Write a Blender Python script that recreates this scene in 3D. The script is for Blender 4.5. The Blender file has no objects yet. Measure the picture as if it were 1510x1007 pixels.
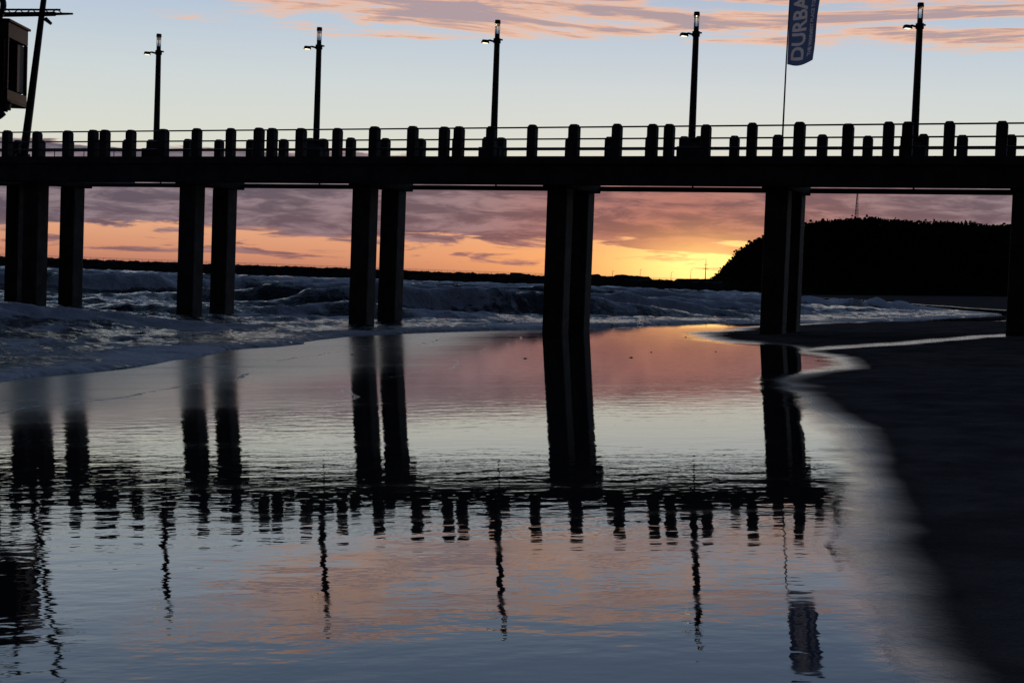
import bpy, bmesh, math, random
import numpy as np
from mathutils import Vector, Matrix
random.seed(3); rng=np.random.default_rng(5)
S=bpy.context.scene
S.view_settings.view_transform='Standard'; S.view_settings.look='None'; S.view_settings.exposure=0
COL=S.collection

# ------------------------------------------------------------ helpers
def fbm(x,y,oct=4,seed=0,gain=.5):
    x=np.asarray(x,float); y=np.asarray(y,float)
    tot=np.zeros(np.broadcast(x,y).shape); amp=1.; norm=0.
    for o in range(oct):
        X=x*2**o+17.3*o+seed*5.1; Y=y*2**o-9.7*o+seed*3.3
        xi=np.floor(X); yi=np.floor(Y); fx=X-xi; fy=Y-yi
        fx=fx*fx*(3-2*fx); fy=fy*fy*(3-2*fy)
        def h(a,b):
            v=np.sin(a*127.1+b*311.7+seed*74.7)*43758.5453
            return v-np.floor(v)
        v=(h(xi,yi)*(1-fx)+h(xi+1,yi)*fx)*(1-fy)+(h(xi,yi+1)*(1-fx)+h(xi+1,yi+1)*fx)*fy
        tot+=amp*v; norm+=amp; amp*=gain
    return tot/norm
def sst(a,b,x):
    t=np.clip((np.asarray(x,float)-a)/(b-a),0,1); return t*t*(3-2*t)

class MB:
    def __init__(s): s.v=[]; s.f=[]
    def add(s,vs,fs):
        o=len(s.v); s.v+= [tuple(v) for v in vs]; s.f+=[tuple(i+o for i in f) for f in fs]
    def hexa(s,p):  # 8 pts bottom 4 ccw, top 4 ccw
        s.add(p,[(3,2,1,0),(4,5,6,7),(0,1,5,4),(1,2,6,5),(2,3,7,6),(3,0,4,7)])
    def tube(s,a,b,r1,r2=None,n=12,cap=True):
        r2=r1 if r2 is None else r2
        a=Vector(a); b=Vector(b); d=(b-a).normalized()
        u=d.cross(Vector((0,0,1)));
        if u.length<1e-3: u=Vector((1,0,0))
        u.normalize(); w=d.cross(u)
        vs=[]
        for c,r in((a,r1),(b,r2)):
            for i in range(n):
                t=2*math.pi*i/n; vs.append(c+(u*math.cos(t)+w*math.sin(t))*r)
        fs=[(i,(i+1)%n,n+(i+1)%n,n+i) for i in range(n)]
        if cap: fs+= [tuple(range(n-1,-1,-1)),tuple(range(n,2*n))]
        s.add(vs,fs)
    def obj(s,name,mat,parent=None,bevel=0,smooth=False):
        me=bpy.data.meshes.new(name); me.from_pydata(s.v,[],s.f); me.update()
        bm=bmesh.new(); bm.from_mesh(me); bmesh.ops.recalc_face_normals(bm,faces=bm.faces); bm.to_mesh(me); bm.free()
        ob=bpy.data.objects.new(name,me); COL.objects.link(ob)
        if mat: me.materials.append(mat)
        if parent: ob.parent=parent
        if smooth:
            for p in me.polygons: p.use_smooth=True
        if bevel:
            m=ob.modifiers.new('bevel','BEVEL'); m.width=bevel; m.segments=2; m.limit_method='ANGLE'
        return ob
def empty(name):
    e=bpy.data.objects.new(name,None); COL.objects.link(e); return e

class N:
    def __init__(s,nt): s.nt=nt
    def n(s,t,**k):
        nd=s.nt.nodes.new(t)
        for a,b in k.items(): setattr(nd,a,b)
        return nd
    def put(s,sock,val):
        if isinstance(val,bpy.types.NodeSocket): s.nt.links.new(val,sock)
        elif isinstance(val,(tuple,list)) and len(val)==3 and sock.type=='RGBA': sock.default_value=(*val,1)
        else: sock.default_value=val
    def m(s,op,a,b=0.,c=None,clamp=False):
        nd=s.n('ShaderNodeMath',operation=op,use_clamp=clamp)
        s.put(nd.inputs[0],a); s.put(nd.inputs[1],b)
        if c is not None: s.put(nd.inputs[2],c)
        return nd.outputs[0]
    def ss(s,x,a,b,lo=0.,hi=1.):
        nd=s.n('ShaderNodeMapRange',interpolation_type='SMOOTHSTEP')
        s.put(nd.inputs[0],x); s.put(nd.inputs[1],a); s.put(nd.inputs[2],b); s.put(nd.inputs[3],lo); s.put(nd.inputs[4],hi)
        return nd.outputs[0]
    def mix(s,f,a,b,bt='MIX'):
        nd=s.n('ShaderNodeMix',data_type='RGBA',blend_type=bt)
        s.put(nd.inputs[0],f); s.put(nd.inputs[6],a); s.put(nd.inputs[7],b); return nd.outputs[2]
    def ramp(s,f,stops,ease='LINEAR'):
        nd=s.n('ShaderNodeValToRGB'); cr=nd.color_ramp; cr.interpolation=ease
        while len(cr.elements)<len(stops): cr.elements.new(.5)
        for e,(p,c) in zip(cr.elements,stops):
            e.position=p; e.color=(*c,1) if isinstance(c,(tuple,list)) else (c,c,c,1)
        s.put(nd.inputs[0],f); return nd.outputs[0]
    def noise(s,vec,scale=1,detail=4,rough=.5,dist=0.,out=0):
        nd=s.n('ShaderNodeTexNoise'); 
        if vec is not None: s.put(nd.inputs['Vector'],vec)
        s.put(nd.inputs['Scale'],scale); s.put(nd.inputs['Detail'],detail); s.put(nd.inputs['Roughness'],rough); s.put(nd.inputs['Distortion'],dist)
        return nd.outputs[out]
    def comb(s,x,y,z=0.):
        nd=s.n('ShaderNodeCombineXYZ'); s.put(nd.inputs[0],x); s.put(nd.inputs[1],y); s.put(nd.inputs[2],z); return nd.outputs[0]
def material(name):
    m=bpy.data.materials.new(name); m.use_nodes=True; nt=m.node_tree; nt.nodes.clear()
    g=N(nt); out=g.n('ShaderNodeOutputMaterial'); bs=g.n('ShaderNodeBsdfPrincipled'); nt.links.new(bs.outputs[0],out.inputs[0])
    return m,g,bs,out
def simple(name,c1,c2,scale=3,rough=.85,spec=.3,bump=.01,metal=0):
    m,g,bs,out=material(name)
    tc=g.n('ShaderNodeTexCoord').outputs['Object']
    nz=g.noise(tc,scale,4,.6)
    g.put(bs.inputs['Base Color'],g.mix(g.ss(nz,.35,.65),c1,c2))
    bs.inputs['Roughness'].default_value=rough; bs.inputs['Specular IOR Level'].default_value=spec
    bs.inputs['Metallic'].default_value=metal
    if bump:
        b=g.n('ShaderNodeBump'); b.inputs['Distance'].default_value=bump; b.inputs['Strength'].default_value=.6
        g.put(b.inputs['Height'],g.noise(tc,scale*6,2,.6)); g.nt.links.new(b.outputs[0],bs.inputs['Normal'])
    return m

# ------------------------------------------------------------ camera (50 mm class lens, slight roll)
p=math.radians(2.367); r=math.radians(2.05)
F=Vector((0,math.cos(p),-math.sin(p))); U=Vector((0,math.sin(p),math.cos(p))); R=Vector((1,0,0))
R2=R*math.cos(r)+U*math.sin(r); U2=U*math.cos(r)-R*math.sin(r)
cd=bpy.data.cameras.new('camera'); cam=bpy.data.objects.new('camera',cd); COL.objects.link(cam)
M=Matrix.Identity(4)
for i in range(3): M[i][0]=R2[i]; M[i][1]=U2[i]; M[i][2]=-F[i]
cam.matrix_world=M
cd.sensor_width=36; cd.lens=51; cd.clip_end=20000; cd.clip_start=.05
S.camera=cam

# ------------------------------------------------------------ world
W=bpy.data.worlds.new('World'); S.world=W; W.use_nodes=True; nt=W.node_tree; nt.nodes.clear(); g=N(nt)
try: W.cycles.sampling_method='MANUAL'; W.cycles.sample_map_resolution=512
except Exception as ex: print(ex)
SAZ=.131
tc=g.n('ShaderNodeTexCoord').outputs['Generated']
sep=g.n('ShaderNodeSeparateXYZ'); g.put(sep.inputs[0],tc); X,Y,Z=sep.outputs
az=g.m('ARCTAN2',X,Y); el=g.m('MAXIMUM',Z,0.)
base=g.ramp(g.m('MULTIPLY',el,4.),[(0,(.42,.17,.13)),(.05,(.62,.27,.16)),(.13,(.76,.39,.23)),(.24,(.62,.48,.42)),(.34,(.68,.70,.61)),(.52,(.60,.66,.67)),(.7,(.46,.56,.68)),(1,(.21,.31,.47))])
hi=g.ramp(el,[(.25,(1,1,1)),(.5,(.36,.38,.42)),(1,(.16,.18,.22))])
base=g.mix(1.,base,hi,'MULTIPLY')
# streaky high cloud
e2=g.m('ADD',g.m('ADD',el,g.m('MULTIPLY',az,.012)),g.m('MULTIPLY',g.m('SINE',g.m('MULTIPLY',az,14.)),.003))
st=g.noise(g.comb(g.m('MULTIPLY',az,7.5),g.m('MULTIPLY',e2,112.),1.3),1.,7,.67,.35)
M2=g.ramp(g.m('MULTIPLY',el,4.),[(.60,0.),(.655,.85),(.73,1.),(.79,.8),(.88,1.),(.97,0.)])
azm=g.m('MULTIPLY',g.ss(az,-.45,-.15),g.ss(az,.6,.3))
sv=g.m('ADD',st,g.m('MULTIPLY',g.m('SUBTRACT',g.m('MULTIPLY',M2,azm),.7),.5))
sd=g.ss(sv,.50,.66)
scol=g.mix(g.ss(sv,.59,.70),(.95,.48,.25),(.40,.29,.31))
base=g.mix(g.m('MULTIPLY',sd,.90),base,scol)
# sun glow
def gauss(a0,sa,e0,se):
    a=g.m('POWER',g.m('ABSOLUTE',g.m('DIVIDE',g.m('SUBTRACT',az,a0),sa)),2.); b=g.m('POWER',g.m('ABSOLUTE',g.m('DIVIDE',g.m('SUBTRACT',el,e0),se)),2.)
    return g.m('EXPONENT',g.m('MULTIPLY',g.m('ADD',a,b),-1.))
g1=gauss(SAZ-.01,.14,.012,.024); g2=gauss(SAZ+.003,.054,.015,.020)
base=g.mix(g.m('MULTIPLY',g1,.88),base,(1.05,.47,.14))
base=g.mix(g.m('MULTIPLY',g2,.97),base,(1.7,1.10,.34))
# low cloud bank
c1=g.noise(g.comb(g.m('MULTIPLY',az,13.),g.m('MULTIPLY',el,115.),0.),1.,6,.62,.5)
M1=g.ramp(g.m('MULTIPLY',el,8.),[(.03,.0),(.10,.50),(.17,.40),(.25,.64),(.32,1.15),(.60,1.15),(.70,0.)])
cv=g.m('ADD',c1,g.m('MULTIPLY',g.m('SUBTRACT',M1,.5),.62))
cdn=g.m('MULTIPLY',g.ss(cv,.47,.56),g.m('SUBTRACT',1.,g.m('MULTIPLY',g2,.45)))
c2=g.noise(g.comb(g.m('MULTIPLY',az,22.),g.m('MULTIPLY',el,120.),4.),1.,7,.64,.4)
nearsun=gauss(SAZ-.02,.11,.03,.07)
ccol=g.mix(g.ss(c2,.40,.64),(.062,.062,.108),(.225,.180,.225))
csun=g.mix(g.ss(c2,.38,.64),(.12,.055,.085),(.40,.15,.13))
ccol=g.mix(nearsun,ccol,csun)
rim=g.m('MULTIPLY',g.ss(cv,.60,.50),.55)
ccol=g.mix(rim,ccol,(.45,.22,.18))
lowf=g.ss(el,.012,.034)
ccol=g.mix(lowf,g.mix(.5,ccol,(.34,.15,.13)),ccol)
ccol=g.mix(g.m('MULTIPLY',g2,.75),ccol,(.98,.47,.16))
base=g.mix(g.m('MULTIPLY',cdn,.95),base,ccol)
# darker away from the sunset, as at real dusk
dt=g.m('ADD',g.m('MULTIPLY',X,math.sin(SAZ)),g.m('MULTIPLY',Y,math.cos(SAZ)))
fall=g.ss(dt,-.25,.85,.035,1.)
base=g.mix(1.,base,g.comb(fall,fall,g.m('POWER',fall,.9)),'MULTIPLY')
base=g.mix(g.ss(Z,-.02,-.002),(.01,.012,.016),base)
nish=g.n('ShaderNodeTexSky',sky_type='NISHITA',sun_disc=False); nish.sun_elevation=math.radians(.2); nish.sun_rotation=SAZ
b1=g.n('ShaderNodeBackground'); g.put(b1.inputs[0],base); b1.inputs[1].default_value=1.
b2=g.n('ShaderNodeBackground'); g.put(b2.inputs[0],nish.outputs[0]); b2.inputs[1].default_value=.01
ad=g.n('ShaderNodeAddShader'); nt.links.new(b1.outputs[0],ad.inputs[0]); nt.links.new(b2.outputs[0],ad.inputs[1])
wo=g.n('ShaderNodeOutputWorld'); nt.links.new(ad.outputs[0],wo.inputs[0])

# the sun has just slipped behind the distant shore
sl=bpy.data.lights.new('sun','SUN'); sl.energy=.3; sl.color=(1,.55,.3); sl.angle=math.radians(.5)
so=bpy.data.objects.new('sun',sl); COL.objects.link(so)
so.rotation_euler=Vector((-math.sin(SAZ),-math.cos(SAZ),-math.tan(math.radians(.05)))).to_track_quat('-Z','Y').to_euler()

# ------------------------------------------------------------ terrain functions (z=0 is eye level)
SEA=-1.75
_sy=np.array([-50,0,10,24,30,40,47,50,53,60,75,110,159,220,380,700,1500,4000.])
_sx=np.array([-26,-15,-11.5,-8.6,-7.4,-6.2,-5.4,-1.5,3.0,8.0,14.5,31,54,64,76,95,200,900.])
def smooth_interp(y,xs,ys):
    w=2.+np.abs(y)*.02
    return sum(np.interp(y+k*w,xs,ys) for k in(-1,-.5,0,.5,1))/5
def xs(y): return smooth_interp(y,_sy,_sx)
def shore_d(x,y):
    g_=(xs(y+1)-xs(y-1))/2
    d=(xs(y)-x)/np.sqrt(1+g_*g_)
    return d+ (fbm(x*.18,y*.18,4,2)-.5)*2.2
def plane(x,y): return -1.55+.045*np.clip(x,-60,60)-.003*np.clip(y,-50,60)+.009*sst(11,15,y)-.009*sst(15,34,y)
def beach_z(x,y,d):
    dn=xs(y)-x
    near=plane(x,y); far=SEA+.02+.045*np.clip(-dn*.6,0,60)+.02*np.clip(-dn*.6-60,0,100)
    t=sst(50,85,y); z=near*(1-t)+far*t
    z=z-.06*np.clip(d,0,70)*(1-t*.4)
    return z
_by=np.array([-20,2,5.6,10,12.3,17,23,25.8,30,33.5,40,46,52,60,80,110,160,400.])
_bx=np.array([0.,1.3,1.75,2.55,2.95,3.8,4.6,5.7,6.9,6.9,5.8,6.3,9,14,22,40,64,88.])
def wetness(x,y):
    xb=np.interp(y,_by,_bx)+.12+(fbm(x*.5,y*.35,4,9)-.5)*(.5+.03*np.clip(y,0,60))
    w=.34+.022*np.clip(y,0,100)
    wet=1-sst(-w,w,x-xb)
    cx=(x-6.5); cy=34.+cx*.95+(fbm(x*.4,x*0,3,4)-.5)*2.4
    run=np.exp(-((y-cy)/(.6+.6*fbm(x*.7,y*.7,3,5)))**2)*sst(-1,1,cx)*(1-sst(7,12,cx))
    return np.clip(np.maximum(wet,run*.80),0,1)

def grid_mesh(name,ang,dist,fn,mat):
    A,D=np.meshgrid(ang,dist); x=D*np.sin(A); y=D*np.cos(A)
    z,at,kp=fn(x,y)
    nr,nc=A.shape
    co=np.stack([x,y,z],-1).reshape(-1,3)
    i=np.arange(nr*nc).reshape(nr,nc)
    q=np.stack([i[:-1,:-1],i[:-1,1:],i[1:,1:],i[1:,:-1]],-1).reshape(-1,4)
    q=q[:,::-1]
    if kp is not None:
        k=kp.reshape(-1); q=q[k[q].any(1)]
        used=np.unique(q); rem=-np.ones(len(co),int); rem[used]=np.arange(len(used)); q=rem[q]; co=co[used]
        at={n:a.reshape(-1)[used] for n,a in at.items()}
    else: at={n:a.reshape(-1) for n,a in at.items()}
    me=bpy.data.meshes.new(name); me.vertices.add(len(co)); me.vertices.foreach_set('co',co.ravel().astype(np.float32))
    me.loops.add(q.size); me.loops.foreach_set('vertex_index',q.ravel().astype(np.int32))
    me.polygons.add(len(q)); me.polygons.foreach_set('loop_start',(np.arange(len(q))*4).astype(np.int32))
    me.polygons.foreach_set('use_smooth',np.ones(len(q),bool))
    me.update(calc_edges=True)
    for n,a in at.items():
        t=me.attributes.new(n,'FLOAT','POINT'); t.data.foreach_set('value',a.astype(np.float32))
    me.materials.append(mat)
    ob=bpy.data.objects.new(name,me); COL.objects.link(ob); return ob

# sand material
sand,g,bs,out=material('sand')
wet=g.n('ShaderNodeAttribute',attribute_name='wet').outputs['Fac']
dull=g.n('ShaderNodeAttribute',attribute_name='dull').outputs['Fac']
foaml=g.n('ShaderNodeAttribute',attribute_name='foamline').outputs['Fac']
P=g.n('ShaderNodeNewGeometry').outputs['Position']
sp=g.n('ShaderNodeSeparateXYZ'); g.put(sp.inputs[0],P)
fine=g.noise(P,60,2,.7); med=g.noise(P,1.2,5,.65)
dry=g.mix(g.ss(med,.35,.65),(.095,.085,.088),(.17,.148,.142))
dry=g.mix(g.ss(fine,.3,.75),dry,g.mix(.4,dry,(.02,.02,.02)))
col=g.mix(wet,dry,g.mix(dull,(.026,.024,.024),(.07,.056,.05)))
fl=g.ss(g.m('ADD',foaml,g.m('MULTIPLY',g.m('SUBTRACT',g.noise(P,5.,4,.7),.5),1.2)),.45,.75)
g.put(bs.inputs['Base Color'],g.mix(g.m('MULTIPLY',fl,.6),col,(.6,.6,.62)))
band=g.noise(g.comb(g.m('MULTIPLY',sp.outputs[0],.12),g.m('MULTIPLY',sp.outputs[1],1.1),0.),1.,4,.65)
rw=g.m('ADD',g.ss(band,.45,.72,.015,.060),g.m('ADD',g.m('MULTIPLY',dull,.24),g.m('MULTIPLY',fl,.3)))
mr=g.n('ShaderNodeMix',data_type='FLOAT'); g.put(mr.inputs[0],g.ss(wet,.30,.97)); mr.inputs[2].default_value=.42; g.put(mr.inputs[3],rw)
g.put(bs.inputs['Roughness'],mr.outputs[0])
g.put(bs.inputs['Specular IOR Level'],g.m('MULTIPLY',g.m('POWER',g.ss(wet,.22,1.),1.6),.66))
bs.inputs['IOR'].default_value=1.42
rip=g.noise(g.comb(g.m('MULTIPLY',sp.outputs[0],2.2),g.m('MULTIPLY',sp.outputs[1],3.6),0.),1.,3,.5)
rip2=g.noise(g.comb(g.m('MULTIPLY',sp.outputs[0],8.),g.m('MULTIPLY',sp.outputs[1],18.),2.),1.,2,.5)
amp=g.m('MULTIPLY',g.ss(sp.outputs[0],-.8,-2.4,1.,1.7),g.ss(sp.outputs[1],14.,26.,1.,.75))
h=g.m('MULTIPLY',g.m('ADD',g.m('MULTIPLY',rip,.0022),g.m('MULTIPLY',rip2,.00010)),amp)
h=g.m('ADD',g.m('MULTIPLY',h,wet),g.m('MULTIPLY',g.m('SUBTRACT',1.,wet),g.m('ADD',g.m('MULTIPLY',med,.05),g.m('MULTIPLY',fine,.004))))
b=g.n('ShaderNodeBump'); b.inputs['Distance'].default_value=1.; b.inputs['Strength'].default_value=1.; g.put(b.inputs['Height'],h)
g.nt.links.new(b.outputs[0],bs.inputs['Normal'])

def beach_fn(x,y):
    d=shore_d(x,y); z=beach_z(x,y,d)
    w=wetness(x,y)
    z=z+(1-w)*(fbm(x*1.3,y*1.3,4,3)-.5)*.07*sst(0,2,np.hypot(x,y))
    dull=(1-sst(1,8+3*fbm(x*.2,y*.2,3,8),-d))*sst(70,45,y)*sst(3,-4,x)*sst(12,20,y)
    e=-d
    u1=(e-3.2-3.2*(fbm(x*.12,y*.12,3,51)-.5))/.10; u2=(e-6.4-4*(fbm(x*.1,y*.1,3,55)-.5))/.09
    fl=(.75*np.exp(-u1*u1)+.60*np.exp(-u2*u2))*sst(.42,.6,fbm(x*.25,y*.25,2,57))*(y>14)*(y<56)
    return z,{'wet':w,'dull':dull,'foamline':fl},None
angs=np.concatenate([np.radians(np.linspace(-180,-42,24,endpoint=False)),np.radians(np.linspace(-42,42,480,endpoint=False)),np.radians(np.linspace(42,180,24))])
dist=np.concatenate([np.linspace(.05,2,6,endpoint=False),np.geomspace(2,120,460,endpoint=False),np.geomspace(120,9000,90)])
grid_mesh('beach_ground',angs,dist,beach_fn,sand)

# sea
seam,g,bs,out=material('sea_water')
fo=g.n('ShaderNodeAttribute',attribute_name='foam').outputs['Fac']
P=g.n('ShaderNodeNewGeometry').outputs['Position']
fn1=g.noise(P,2.3,6,.72,.6)
fm=g.m('ADD',fo,g.m('MULTIPLY',g.m('SUBTRACT',fn1,.5),2.0))
fm=g.ss(fm,.42,.90)
g.put(bs.inputs['Base Color'],g.mix(fm,(.012,.020,.032),(.68,.72,.82)))
g.put(bs.inputs['Roughness'],g.ss(fm,0.,.6,.10,.75))
bs.inputs['IOR'].default_value=1.33
h=g.m('ADD',g.m('MULTIPLY',g.noise(P,1.5,5,.66,.5),.20),g.m('MULTIPLY',fn1,.09))
b=g.n('ShaderNodeBump'); b.inputs['Distance'].default_value=1.; b.inputs['Strength'].default_value=.9; g.put(b.inputs['Height'],h)
g.nt.links.new(b.outputs[0],bs.inputs['Normal'])

comps=[]
for i in range(46):
    lam=float(np.exp(rng.uniform(np.log(.7),np.log(6)))); th=rng.normal(0,.55)+.2
    comps.append((2*math.pi/lam*math.sin(th),2*math.pi/lam*math.cos(th),rng.uniform(0,6.28),.0105*lam**.7))
def sea_fn(x,y):
    d=shore_d(x,y); dd=np.clip(d,0,None)
    zb=beach_z(x,y,d)
    zsh=beach_z(xs(y),y,np.zeros_like(x))
    t=sst(0,11,dd); level=(zsh+.02)*(1-t)+SEA*t
    level=np.maximum(level,zb+.02)
    warp=(fbm(x*.03,y*.03,3,6)-.5)*18
    ph=(y*.99-x*.10+warp)/12.
    amp=.15+.85*sst(.34,.57,fbm(x*.022,y*.06,3,8))
    s_=np.sin(2*math.pi*ph)
    crest=(0.5+.5*np.cos(2*math.pi*ph+.75*s_))**4.5
    build=sst(1.5,12,dd)
    shoal=(1-.35*sst(60,180,dd))*(.45+.55*sst(44,56,y))
    w=crest*amp*1.25*build*shoal
    chop=np.zeros_like(x)
    for kx,ky,p0,a in comps: chop+=a*np.sin(kx*x+ky*y+p0)
    chop*=(.12+.70*sst(1,12,dd))*(.6+.8*fbm(x*.05,y*.05,2,12))
    r1=(1-np.abs(2*fbm(x*.45,y*.9,4,15)-1))**2
    r2=(1-np.abs(2*fbm(x*1.1,y*2.0,3,25)-1))**2
    z=level+w+chop+(r1-.6)*.09*build+(r2-.6)*.09*(.25+.75*build)*sst(0,1.5,dd)
    edge=.06*sst(0,.3,d)*(1-sst(.5,5,d))
    nearw=1-sst(10,25,dd)
    z=z+edge+(fbm(x*1.8,y*1.8,4,21)-.4)*(.05+.06*nearw)*sst(0,2,d)
    z=np.where(d<0,zb-.04-.1*np.clip(-d,0,3),np.maximum(z,zb+.01))
    patch=fbm(x*.22,y*.35,4,40)
    foam=.30+1.2*(patch-.5)
    foam=foam*nearw-.28*(1-nearw)
    foam+=.55*(1-sst(.15,1.2+2*patch,dd))
    ph2=dd+2.6*fbm(x*.15,y*.15,3,31)
    for c0,wd in((4.6,.9),(8.2,1.2),(12.5,1.5)):
        u=(ph2-c0)/wd; ef=np.where(u<0,np.exp(-(u*3)**2),np.exp(-np.clip(u,0,30)*1.3))
        foam+=.7*ef*sst(.35,.55,fbm(x*.08,y*.08,2,34+c0))
        z+=.08*ef*(d>0)
    front=np.clip(crest*amp,0,1)
    br=sst(.33,.52,fbm(x*.07,y*.13,3,18))
    foam+=1.8*sst(.20,.55,front)*br*build*(1-.3*sst(80,200,dd))
    tr_=(0.5+.5*np.cos(2*math.pi*(ph+.14)))**2
    foam+=.40*tr_*amp*br*build*(1-.6*sst(30,90,dd))
    foam+=.25*sst(.72,.95,r2)*sst(.5,.8,r1)
    return z,{'foam':foam},(d>-2.0)
ang=np.concatenate([np.radians(np.linspace(-70,-27,120,endpoint=False)),np.radians(np.linspace(-27,27,680,endpoint=False)),np.radians(np.linspace(27,40,40))])
dist=np.concatenate([np.geomspace(12,24,40,endpoint=False),np.geomspace(24,160,600,endpoint=False),np.geomspace(160,700,170,endpoint=False),np.geomspace(700,9000,30)])
grid_mesh('sea',ang,dist,sea_fn,seam)

# ------------------------------------------------------------ pier
concrete=simple('weathered_concrete',(.055,.053,.055),(.10,.095,.094),1.5,.85,.2,.012)
pilec=simple('pile_concrete',(.045,.042,.042),(.09,.082,.078),1.8,.75,.2,.02)
steel=simple('galvanised_steel',(.10,.10,.105),(.16,.16,.165),8,.5,.5,0,.6)
dark=simple('dark_painted_steel',(.022,.022,.027),(.04,.04,.045),5,.6,.3,0,.1)
aa=Vector((.9205,-.3907,0)); tr=Vector((.3907,.9205,0)); P0=Vector((-.89,51.2,0))
def pt(t,q,z): v=P0+aa*t-tr*q; return Vector((v.x,v.y,z))
def pbox(mb,t0,t1,q0,q1,z0,z1,taper=0):
    b=[pt(t0,q1,z0),pt(t1,q1,z0),pt(t1,q0,z0),pt(t0,q0,z0)]
    T=[pt(t0+taper,q1-taper,z1),pt(t1-taper,q1-taper,z1),pt(t1-taper,q0+taper,z1),pt(t0+taper,q0+taper,z1)]
    mb.hexa(b+T)
L=7.19; DT=4.03
pier=empty('pier')
TL,TR=-52,66
mb=MB()
pbox(mb,TL,TR,-.35,3.62,DT-.26,DT)
mb.obj('deck_slab',concrete,pier,.02)
mb=MB()
pbox(mb,TL,TR,3.05,3.45,3.14,DT-.265)
pbox(mb,TL,TR,-.15,.15,3.56,DT-.265)
pbox(mb,TL,TR,1.5,1.8,3.56,DT-.265)
mb.obj('girders',concrete,pier,.015)
mb=MB()
n0=round((TL-3.56)/L); n1=int((TR-3.56)//L)
for n in range(n0,n1+1):
    t=3.56+L*n
    pbox(mb,t-.42,t+.42,-.2,3.04,3.10,3.55)
mb.obj('crossheads',concrete,pier,.02)
mb=MB()
for n in range(n0,n1+1):
    t=3.56+L*n
    for q in (.5,2.55):
        j=random.uniform(-.02,.02)
        pbox(mb,t-.35+j,t+.35+j,q-.33,q+.33,-4.5,3.098)
pl=mb.obj('piles',pilec,pier,.05)
mb=MB()
mb.tube(pt(TL,-.32,3.27),pt(TR,-.32,3.27),.085)
for k in range(-14,18): 
    tt=k*L/2
    mb.tube(pt(tt,-.32,3.3),pt(tt,-.32,3.8),.03,n=6)
mb.obj('service_pipe',dark,pier,smooth=True)
def bollard(mb,t,q,h=1.0,w=.15):
    z0=DT
    pbox(mb,t-w,t+w,q-w,q+w,z0,z0+h-.09)
    pbox(mb,t-w,t+w,q-w,q+w,z0+h-.09,z0+h,.055)
mb=MB(); mf=MB()
for k in range(-7,10):
    for i in range(5):
        t=k*L+i*L/5
        for m_,q in ((mb,3.42),(mf,-.05)):
            if i==0:
                for s_ in(-.27,.27): bollard(m_,t+s_,q,random.uniform(.98,1.02))
            else: bollard(m_,t,q,random.uniform(.96,1.03),random.uniform(.14,.16))
mb.obj('bollards_near_side',concrete,pier,.02); mf.obj('bollards_far_side',concrete,pier,.02)
mb=MB()
for q in (3.42,-.05):
    for z in (.93,.56,.27):
        mb.tube(pt(TL,q,DT+z),pt(TR,q,DT+z),.026,n=8)
mb.obj('guard_rails',steel,pier,smooth=True)
mb=MB()
pbox(mb,-30,-18.6,-4.2,-.36,DT-.5,DT-.005)
pbox(mb,-24.05,-23.35,-3.15,-2.45,-4.5,DT-.505)
pbox(mb,-28.6,-27.9,-3.15,-2.45,-4.5,DT-.505)
mb.obj('platform',concrete,pier,.02)
mb=MB()
for z in(.95,.6,.3): mb.tube(pt(-30,-4.0,DT+z+.1),pt(-18.8,-4.0,DT+z+.1),.02,n=6)
for i in range(15): mb.tube(pt(-30+i*.8,-4.0,DT),pt(-30+i*.8,-4.0,DT+1.08),.02,n=6)
mb.obj('platform_fence',steel,pier)

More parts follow.
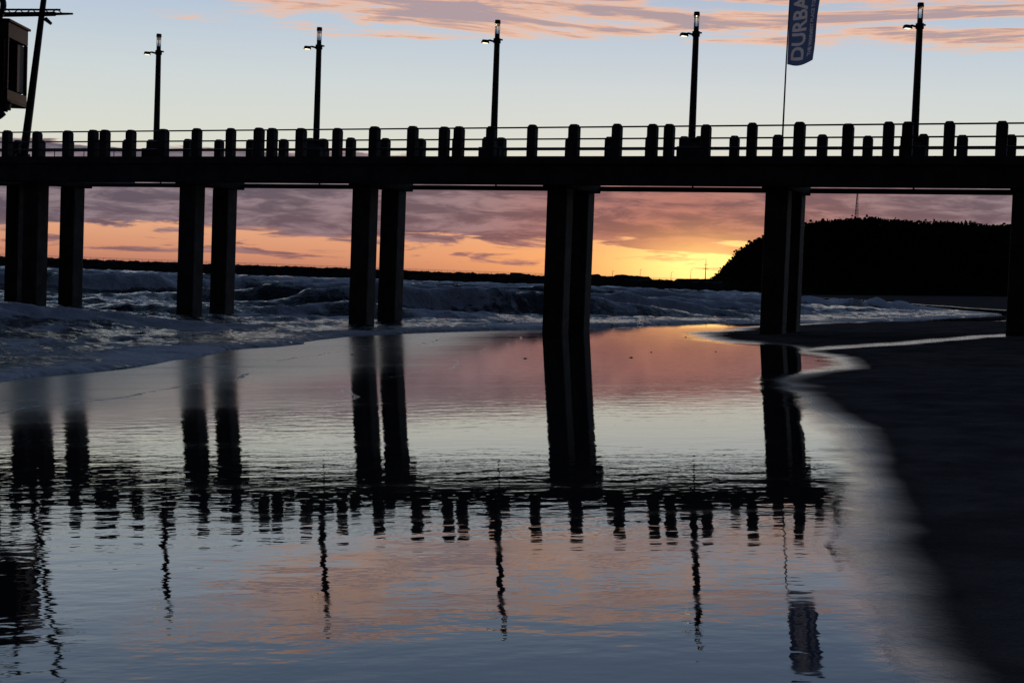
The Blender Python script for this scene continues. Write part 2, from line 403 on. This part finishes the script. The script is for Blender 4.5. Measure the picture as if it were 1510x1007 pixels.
# ------------------------------------------------------------ lamps
glass,g,bs,out=material('frosted_glass')
g.put(bs.inputs['Base Color'],(.85,.86,.86)); bs.inputs['Roughness'].default_value=.25; bs.inputs['Transmission Weight'].default_value=.85; bs.inputs['IOR'].default_value=1.1
lit,g,bs,out=material('lamp_panel_lit')
bs.inputs['Base Color'].default_value=(.8,.75,.6,1); bs.inputs['Emission Color'].default_value=(1,.85,.5,1); bs.inputs['Emission Strength'].default_value=2.5
def lamp(k):
    e=empty('street_lamp')
    b=pt(k*L,0.02,DT); x,y=b.x,b.y
    mb=MB(); pbox(mb,k*L-.40,k*L+.40,-.30,.42,DT,DT+.62); pbox(mb,k*L-.30,k*L+.30,-.2,.32,DT+.62,DT+.74,.08)
    mb.obj('pedestal',concrete,e,.02)
    mb=MB(); mb.tube((x,y,DT+.7),(x,y,8.38),.125,.10,16); mb.tube((x,y,DT+.74),(x,y,DT+.9),.19,.15,16)
    mb.tube((x,y,8.30),(x,y,8.46),.13,.13,16)
    for a in range(4):
        t=a*math.pi/2+.4; mb.tube((x+.075*math.cos(t),y+.075*math.sin(t),8.46),(x+.075*math.cos(t),y+.075*math.sin(t),9.02),.009,n=6)
    mb.tube((x,y,8.98),(x,y,9.10),.105,.095,16); mb.tube((x,y,8.44),(x,y,8.62),.09,.085,14)
    mb.obj('post',dark,e,smooth=False)
    mb=MB(); mb.tube((x,y,8.62),(x,y,8.98),.088,.088,16); mb.obj('glass_cylinder',glass,e,smooth=True)
    d=Vector((-.95,-.3,0)).normalized()
    mb=MB(); o=Vector((x,y,8.33)); mb.tube(o,o+d*.28+Vector((0,0,.05)),.04,.035,8); mb.tube(o+d*.28+Vector((0,0,.05)),o+d*.36,.035,.03,8)
    mb.tube(o+d*.02+Vector((0,0,.1)),o-d*.2+Vector((0,0,.1)),.03,.03,8)
    h=o+d*.43; s=Vector((0,0,1)).cross(d)
    mb.hexa([h-d*.13-s*.09+Vector((0,0,-.06)),h+d*.13-s*.09+Vector((0,0,-.05)),h+d*.13+s*.09+Vector((0,0,-.05)),h-d*.13+s*.09+Vector((0,0,-.06)),
             h-d*.10-s*.07+Vector((0,0,.05)),h+d*.10-s*.07+Vector((0,0,.05)),h+d*.10+s*.07+Vector((0,0,.05)),h-d*.10+s*.07+Vector((0,0,.05))])
    mb.obj('flood_head',dark,e)
    # lit lens on the underside: a flat panel facing down
    mb=MB(); mb.add([h-d*.09-s*.07+Vector((0,0,-.066)),h+d*.09-s*.07+Vector((0,0,-.058)),h+d*.09+s*.07+Vector((0,0,-.058)),h-d*.09+s*.07+Vector((0,0,-.066))],[(0,1,2,3)])
    mb.obj('lit_panel',lit,e)
for k in (-2,-1,0,1,2,3): lamp(k)

# ------------------------------------------------------------ flag
def cloth(name,c):
    m,g,bs,out=material(name); tc=g.n('ShaderNodeTexCoord').outputs['Object']
    nz=g.noise(tc,6,3,.6); col=g.mix(nz,c,tuple(v*.75 for v in c)); g.put(bs.inputs['Base Color'],col); bs.inputs['Roughness'].default_value=.8
    tl=g.n('ShaderNodeBsdfTranslucent'); g.put(tl.inputs[0],col); ms=g.n('ShaderNodeMixShader'); ms.inputs[0].default_value=.6
    g.nt.links.new(bs.outputs[0],ms.inputs[1]); g.nt.links.new(tl.outputs[0],ms.inputs[2]); g.nt.links.new(ms.outputs[0],out.inputs[0]); return m
fb=cloth('blue_flag_cloth',(.11,.18,.38)); fw=cloth('white_print',(.75,.78,.85))
fe=empty('banner_flag')
fx,fy=8.50,47.15
mb=MB(); mb.tube((fx,fy,DT-.2),(fx+.02,fy,7.3),.032,.024,8); mb.tube((fx+.02,fy,7.3),(fx+.05,fy,9.75),.024,.014,8)
mb.tube((fx+.05,fy,9.75),(fx+.3,fy,10.05),.014,.012,8); mb.tube((fx,fy,DT),(fx,fy,DT+.3),.06,.05,10)
mb.obj('pole',dark,fe,smooth=True)
FH=2.62
def flag_pos(u,v):
    wdt=.80+.24*v
    x=fx+.05+u*wdt; z=7.30+v*FH+ .16*u*(1-v)+.18*np.sin(u*1.6)*v+(-.10*np.sin(math.pi*u))*(1-v)
    y=fy-.02+.09*np.sin(u*5+v*4)*u+.05*np.sin(v*9+u*3)*u
    return x,y,z
def text_mask(body,size,ubase,v0,PU,PV):
    cu=bpy.data.curves.new('t','FONT'); cu.body=body; cu.size=size; cu.resolution_u=3; cu.offset=size*.028
    tmp=bpy.data.objects.new('tmp',cu); COL.objects.link(tmp); bpy.context.view_layer.update()
    dg=bpy.context.evaluated_depsgraph_get(); me=bpy.data.meshes.new_from_object(tmp.evaluated_get(dg)); bpy.data.objects.remove(tmp)
    me.calc_loop_triangles(); V=np.array([(v.co.x,v.co.y) for v in me.vertices])
    TX=(PV-v0)*FH; TY=(ubase-PU)*.92
    mk=np.zeros(PU.shape,bool)
    for t in me.loop_triangles:
        a,b_,c=V[list(t.vertices)]
        def sd(p0,p1): return (TX-p1[0])*(p0[1]-p1[1])-(p0[0]-p1[0])*(TY-p1[1])
        d1,d2,d3=sd(a,b_),sd(b_,c),sd(c,a)
        mk|=~(((d1<0)|(d2<0)|(d3<0))&((d1>0)|(d2>0)|(d3>0)))
    bpy.data.meshes.remove(me); return mk
nu,nv=120,330
ug,vg=np.meshgrid(np.linspace(0,1,nu+1),np.linspace(0,1,nv+1))
fxx,fyy,fzz=flag_pos(ug,vg)
me=bpy.data.meshes.new('cloth')
ii=np.arange((nu+1)*(nv+1)).reshape(nv+1,nu+1)
q=np.stack([ii[:-1,:-1],ii[:-1,1:],ii[1:,1:],ii[1:,:-1]],-1).reshape(-1,4)
me.from_pydata([tuple(map(float,a)) for a in np.stack([fxx+0*vg,fyy,fzz],-1).reshape(-1,3)],[],[tuple(map(int,a)) for a in q])
uc=(ug[:-1,:-1]+ug[1:,1:])/2; vc=(vg[:-1,:-1]+vg[1:,1:])/2
mk=text_mask('DURBAN',.60,.60,.05,uc,vc)|text_mask('THE WARMEST PLACE TO BE',.15,.86,.08,uc,vc)
me.materials.append(fb); me.materials.append(fw)
me.polygons.foreach_set('material_index',mk.ravel().astype(np.int32)); me.polygons.foreach_set('use_smooth',np.ones(len(q),bool)); me.update()
ob=bpy.data.objects.new('cloth',me); COL.objects.link(ob); ob.parent=fe

# ------------------------------------------------------------ machinery / crane on the left
ce=empty('pier_crane')
mb=MB()
mb.tube((-19.80,58.2,DT),(-19.55,58.2,6.3),.17,.15,14); mb.tube((-19.55,58.2,6.3),(-18.95,58.2,12.0),.15,.10,14)
mb.tube((-19.8,58.2,DT),(-19.8,58.2,DT+.35),.32,.28,14)
mb.obj('mast',dark,ce)
mb=MB()
mb.tube((-23.5,58.1,9.72),(-18.6,58.1,9.95),.11,.09,10); mb.tube((-18.6,58.1,9.95),(-17.9,58.1,9.98),.06,.04,8)
mb.tube((-22.8,58.1,9.98),(-18.4,58.1,10.12),.04,.04,8)
for i in range(9):
    x0=-22.8+i*.5; mb.tube((x0,58.1,9.78+i*.02),(x0+.25,58.1,10.02+i*.016),.022,n=6); mb.tube((x0+.25,58.1,10.02+i*.016),(x0+.5,58.1,9.8+i*.02),.022,n=6)
mb.tube((-19.0,58.1,9.75),(-18.75,58.1,9.55),.09,.06,8)
mb.obj('jib',dark,ce)
mb=MB()
def wbox(mb,x0,x1,y0,y1,z0,z1): mb.hexa([(x0,y0,z0),(x1,y0,z0),(x1,y1,z0),(x0,y1,z0),(x0,y0,z1),(x1,y0,z1),(x1,y1,z1),(x0,y1,z1)])
wbox(mb,-22.3,-19.92,56.6,58.9,6.35,6.75); wbox(mb,-22.3,-19.92,56.6,58.9,8.75,9.35)
for x in(-22.3,-21.2,-20.06): 
    for y in(56.6,58.76): wbox(mb,x,x+.14,y,y+.14,6.75,8.75)
wbox(mb,-22.2,-20.0,57.9,58.7,6.8,8.7)
wbox(mb,-22.4,-19.84,56.5,59.0,9.35,9.45); wbox(mb,-22.36,-19.87,56.54,58.96,6.25,6.35)
mb.obj('cabin_frame',dark,ce,.03)
mb=MB(); wbox(mb,-22.15,-20.08,56.68,56.70,6.76,8.74)
wg,g,bs,out=material('cabin_glass'); bs.inputs['Base Color'].default_value=(.01,.012,.015,1); bs.inputs['Roughness'].default_value=.3; bs.inputs['Specular IOR Level'].default_value=.15
mb.obj('cabin_window',wg,ce)
mb=MB()
pts=[Vector((-20.9,57.2,DT)),Vector((-20.9,57.2,5.4)),Vector((-20.78,57.2,5.68)),Vector((-20.5,57.2,5.78)),Vector((-20.3,57.2,5.95)),Vector((-20.25,57.2,6.25))]
for a,b_ in zip(pts,pts[1:]): mb.tube(a,b_,.2,.2,14)
mb.tube((-20.25,57.2,6.0),(-20.25,57.2,6.26),.27,.27,14)
wbox(mb,-22.1,-21.5,57.2,58.2,DT,6.25)
mb.obj('support_pipe',dark,ce,smooth=False)
mb=MB(); 
arc=[Vector((-21.2+.75*math.cos(t),57.5,10.1+.75*math.sin(t))) for t in np.linspace(-.6,math.pi,12)]
for a,b_ in zip(arc,arc[1:]): mb.tube(a,b_,.12,.12,10)
mb.tube((-21.95,57.5,9.4),(-21.95,57.5,10.2),.12,.12,10); mb.tube((-20.6,57.5,9.44),(-20.6,57.5,9.75),.12,.12,10)
mb.obj('vent_hood',dark,ce)

# ------------------------------------------------------------ distant breakwater
rock=simple('breakwater_rock',(.03,.028,.028),(.06,.055,.055),.3,.95,.05,0)
e=empty('breakwater')
nx,ny=900,14
xx=np.linspace(-420,80,nx); 
vs=[];fs=[]
for j in range(ny):
    s=j/(ny-1); prof=min(1,min(s,1-s)*3.2)
    hv=-2.2+prof*(4.5+.35*fbm(xx*.02,0*xx,2,3))+(fbm(xx*.45,xx*0+j*1.3,2,7)-.5)*1.3*(1 if 0<j<ny-1 else 0)
    for i in range(nx): vs.append((xx[i],545+s*22+xx[i]*.05,float(hv[i])))
for j in range(ny-1):
    for i in range(nx-1): a=j*nx+i; fs.append((a,a+1,a+nx+1,a+nx))
mb=MB(); mb.add(vs,fs); mb.obj('rock_mound',rock,e)
mb=MB()
for i in range(200):
    x=-400+i*2.4; y=556+x*.05
    mb.tube((x,y,2.0),(x,y,3.4),.05,n=5)
mb.tube((-400,536,3.35),(78,560,3.35),.05,n=5); mb.tube((-400,536,2.9),(78,560,2.9),.035,n=5)
mb.obj('fence',dark,e)
mb=MB()
for i in range(110):
    x=random.uniform(-420,75); s=random.uniform(.5,1.1); c=Vector((x,548+x*.05+random.uniform(-1,6),1.8+random.uniform(-.6,.4)))
    for k in range(3):
        dv=Vector((random.uniform(-1,1),random.uniform(-1,1),random.uniform(-1,1))).normalized()*s
        mb.tube(c-dv,c+dv,.28*s,.22*s,6)
mb.obj('dolosse',rock,e)

# ------------------------------------------------------------ distant low shore + masts
veg=simple('dark_vegetation',(.012,.014,.010),(.028,.030,.02),.08,1.,.0,0)
nx=500; vs=[];fs=[]
xx=np.linspace(-60,420,nx)
prof=2.6+3.2*fbm(xx*.03,xx*0,4,2)*sst(-60,20,xx)+1.2*(fbm(xx*.4,xx*0,3,5)-.5)+1.5*sst(.62,.66,fbm(xx*.09,xx*0+3,1,6))
for j,(yy,k) in enumerate(((880,-.5),(900,1.),(960,1.),(980,-.5))):
    for i in range(nx): vs.append((xx[i],yy,float(prof[i]*k if k>0 else -2.5)))
for j in range(3):
    for i in range(nx-1): a=j*nx+i; fs.append((a,a+1,a+nx+1,a+nx))
mb=MB(); mb.add(vs,fs); mb.obj('distant_shore',veg)
e=empty('harbour_mast'); mb=MB()
mb.tube((117,890,3),(117,890,17.5),.35,.15,6); mb.tube((115.3,890,12),(118.7,890,12),.15,n=5); mb.tube((115.8,890,14.5),(118.2,890,14.5),.15,n=5)
mb.obj('mast',dark,e)
for x,h_ in((96,9),(77,10),(60,8.5),(108,11)):
    e=empty('light_pole'); mb=MB(); mb.tube((x,890,3),(x,890,h_),.18,.1,6); mb.tube((x,890,h_),(x+1.2,890,h_+.2),.1,n=5); mb.obj('pole',dark,e)

# ------------------------------------------------------------ headland
hx=np.array([71,77,83,88,92.5,97,104,112,120,130,141,157,173,190,209,260,400,700.])+1
hh=np.array([-3,1.8,5.5,11,15.6,18.4,21.6,24.6,26.8,28.6,29.8,29.4,29.8,29.2,29.6,34,38,36.])
SK=.165
nx=420; xx=np.concatenate([np.linspace(62,230,350),np.linspace(232,760,80)])
yy=np.concatenate([np.linspace(545,620,40),np.linspace(630,900,14)])
XX,YY=np.meshgrid(xx,yy)
HH=np.interp(XX-(YY-600)*SK,hx,hh)
rise=sst(545,600,YY+ (fbm(XX*.03,YY*0,3,3)-.5)*30)**.8
back=1-.35*sst(640,900,YY)
ZZ=-2.5+(HH+2.5)*rise*back+(fbm(XX*.16,YY*.16,4,5)-.5)*2.6*rise*sst(3,14,HH)
vs=[(float(a),float(b_),float(c)) for a,b_,c in zip(XX.ravel(),YY.ravel(),ZZ.ravel())]
nxx=len(xx); fs=[(j*nxx+i,j*nxx+i+1,(j+1)*nxx+i+1,(j+1)*nxx+i) for j in range(len(yy)-1) for i in range(nxx-1)]
mb=MB(); mb.add(vs,fs); mb.obj('headland_hill',veg,smooth=True)
mb=MB()
def hz(x,y):
    H=float(np.interp(x-(y-600)*SK,hx,hh)); ri=float(sst(545,600,y))**.8; return -2.5+(H+2.5)*ri
for i in range(3200):
    x=random.uniform(80,300) if i%3 else random.uniform(80,160); y=random.uniform(560,612); z=hz(x,y)
    if z<1: continue
    s=random.uniform(.6,1.8)*min(1,.3+z/28)
    c=Vector((x,y,z+s*.3))
    for k in range(9):
        o=Vector((random.gauss(0,.6),random.gauss(0,.6),random.gauss(0,.4)))*s
        n=Vector((random.gauss(0,1),random.gauss(0,1),random.gauss(0,1))).normalized(); u=n.orthogonal().normalized(); w=n.cross(u)
        a=s*random.uniform(.3,.6)
        mb.add([c+o+u*a,c+o+w*a*.8,c+o-u*a,c+o-w*a*.8],[(0,1,2,3)])
me=bpy.data.meshes.new('coastal_bush'); me.from_pydata(mb.v,[],mb.f); me.materials.append(veg)
ob=bpy.data.objects.new('coastal_bush',me); COL.objects.link(ob)
e=empty('radio_mast'); mb=MB()
mx=.2335*600
for dx,dy in((-.8,0),(.8,0),(0,1)): mb.tube((mx+dx,600+dy,28),(mx+dx*.25,600+dy*.25,41.5),.14,.1,5)
for i in range(8):
    z=30+i*1.4; k=1-.75*i/8; mb.tube((mx-.8*k,600,z),(mx+.8*k,600,z+1),.08,n=4); mb.tube((mx-1.0*k,600,z),(mx+1.0*k,600,z),.08,n=4)
mb.obj('lattice',dark,e)

# ------------------------------------------------------------ a few bits of weed on the wet sand
mb=MB()
for i in range(12):
    y=random.uniform(29,44); x=random.uniform(-.16,.25)*y
    z=float(plane(x,y)); s=random.uniform(.02,.045)
    n=7; ring=[(x+s*1.6*math.cos(6.283*k/n)*random.uniform(.6,1.2),y+s*math.sin(6.283*k/n)*random.uniform(.6,1.2),z-.004) for k in range(n)]
    mb.add(ring+[(x,y,z+s*.5)],[(k,(k+1)%n,n) for k in range(n)])
mb.obj('beach_debris',simple('weed_and_shell',(.03,.025,.02),(.1,.09,.08),30,.8,.3,0))
print('done')
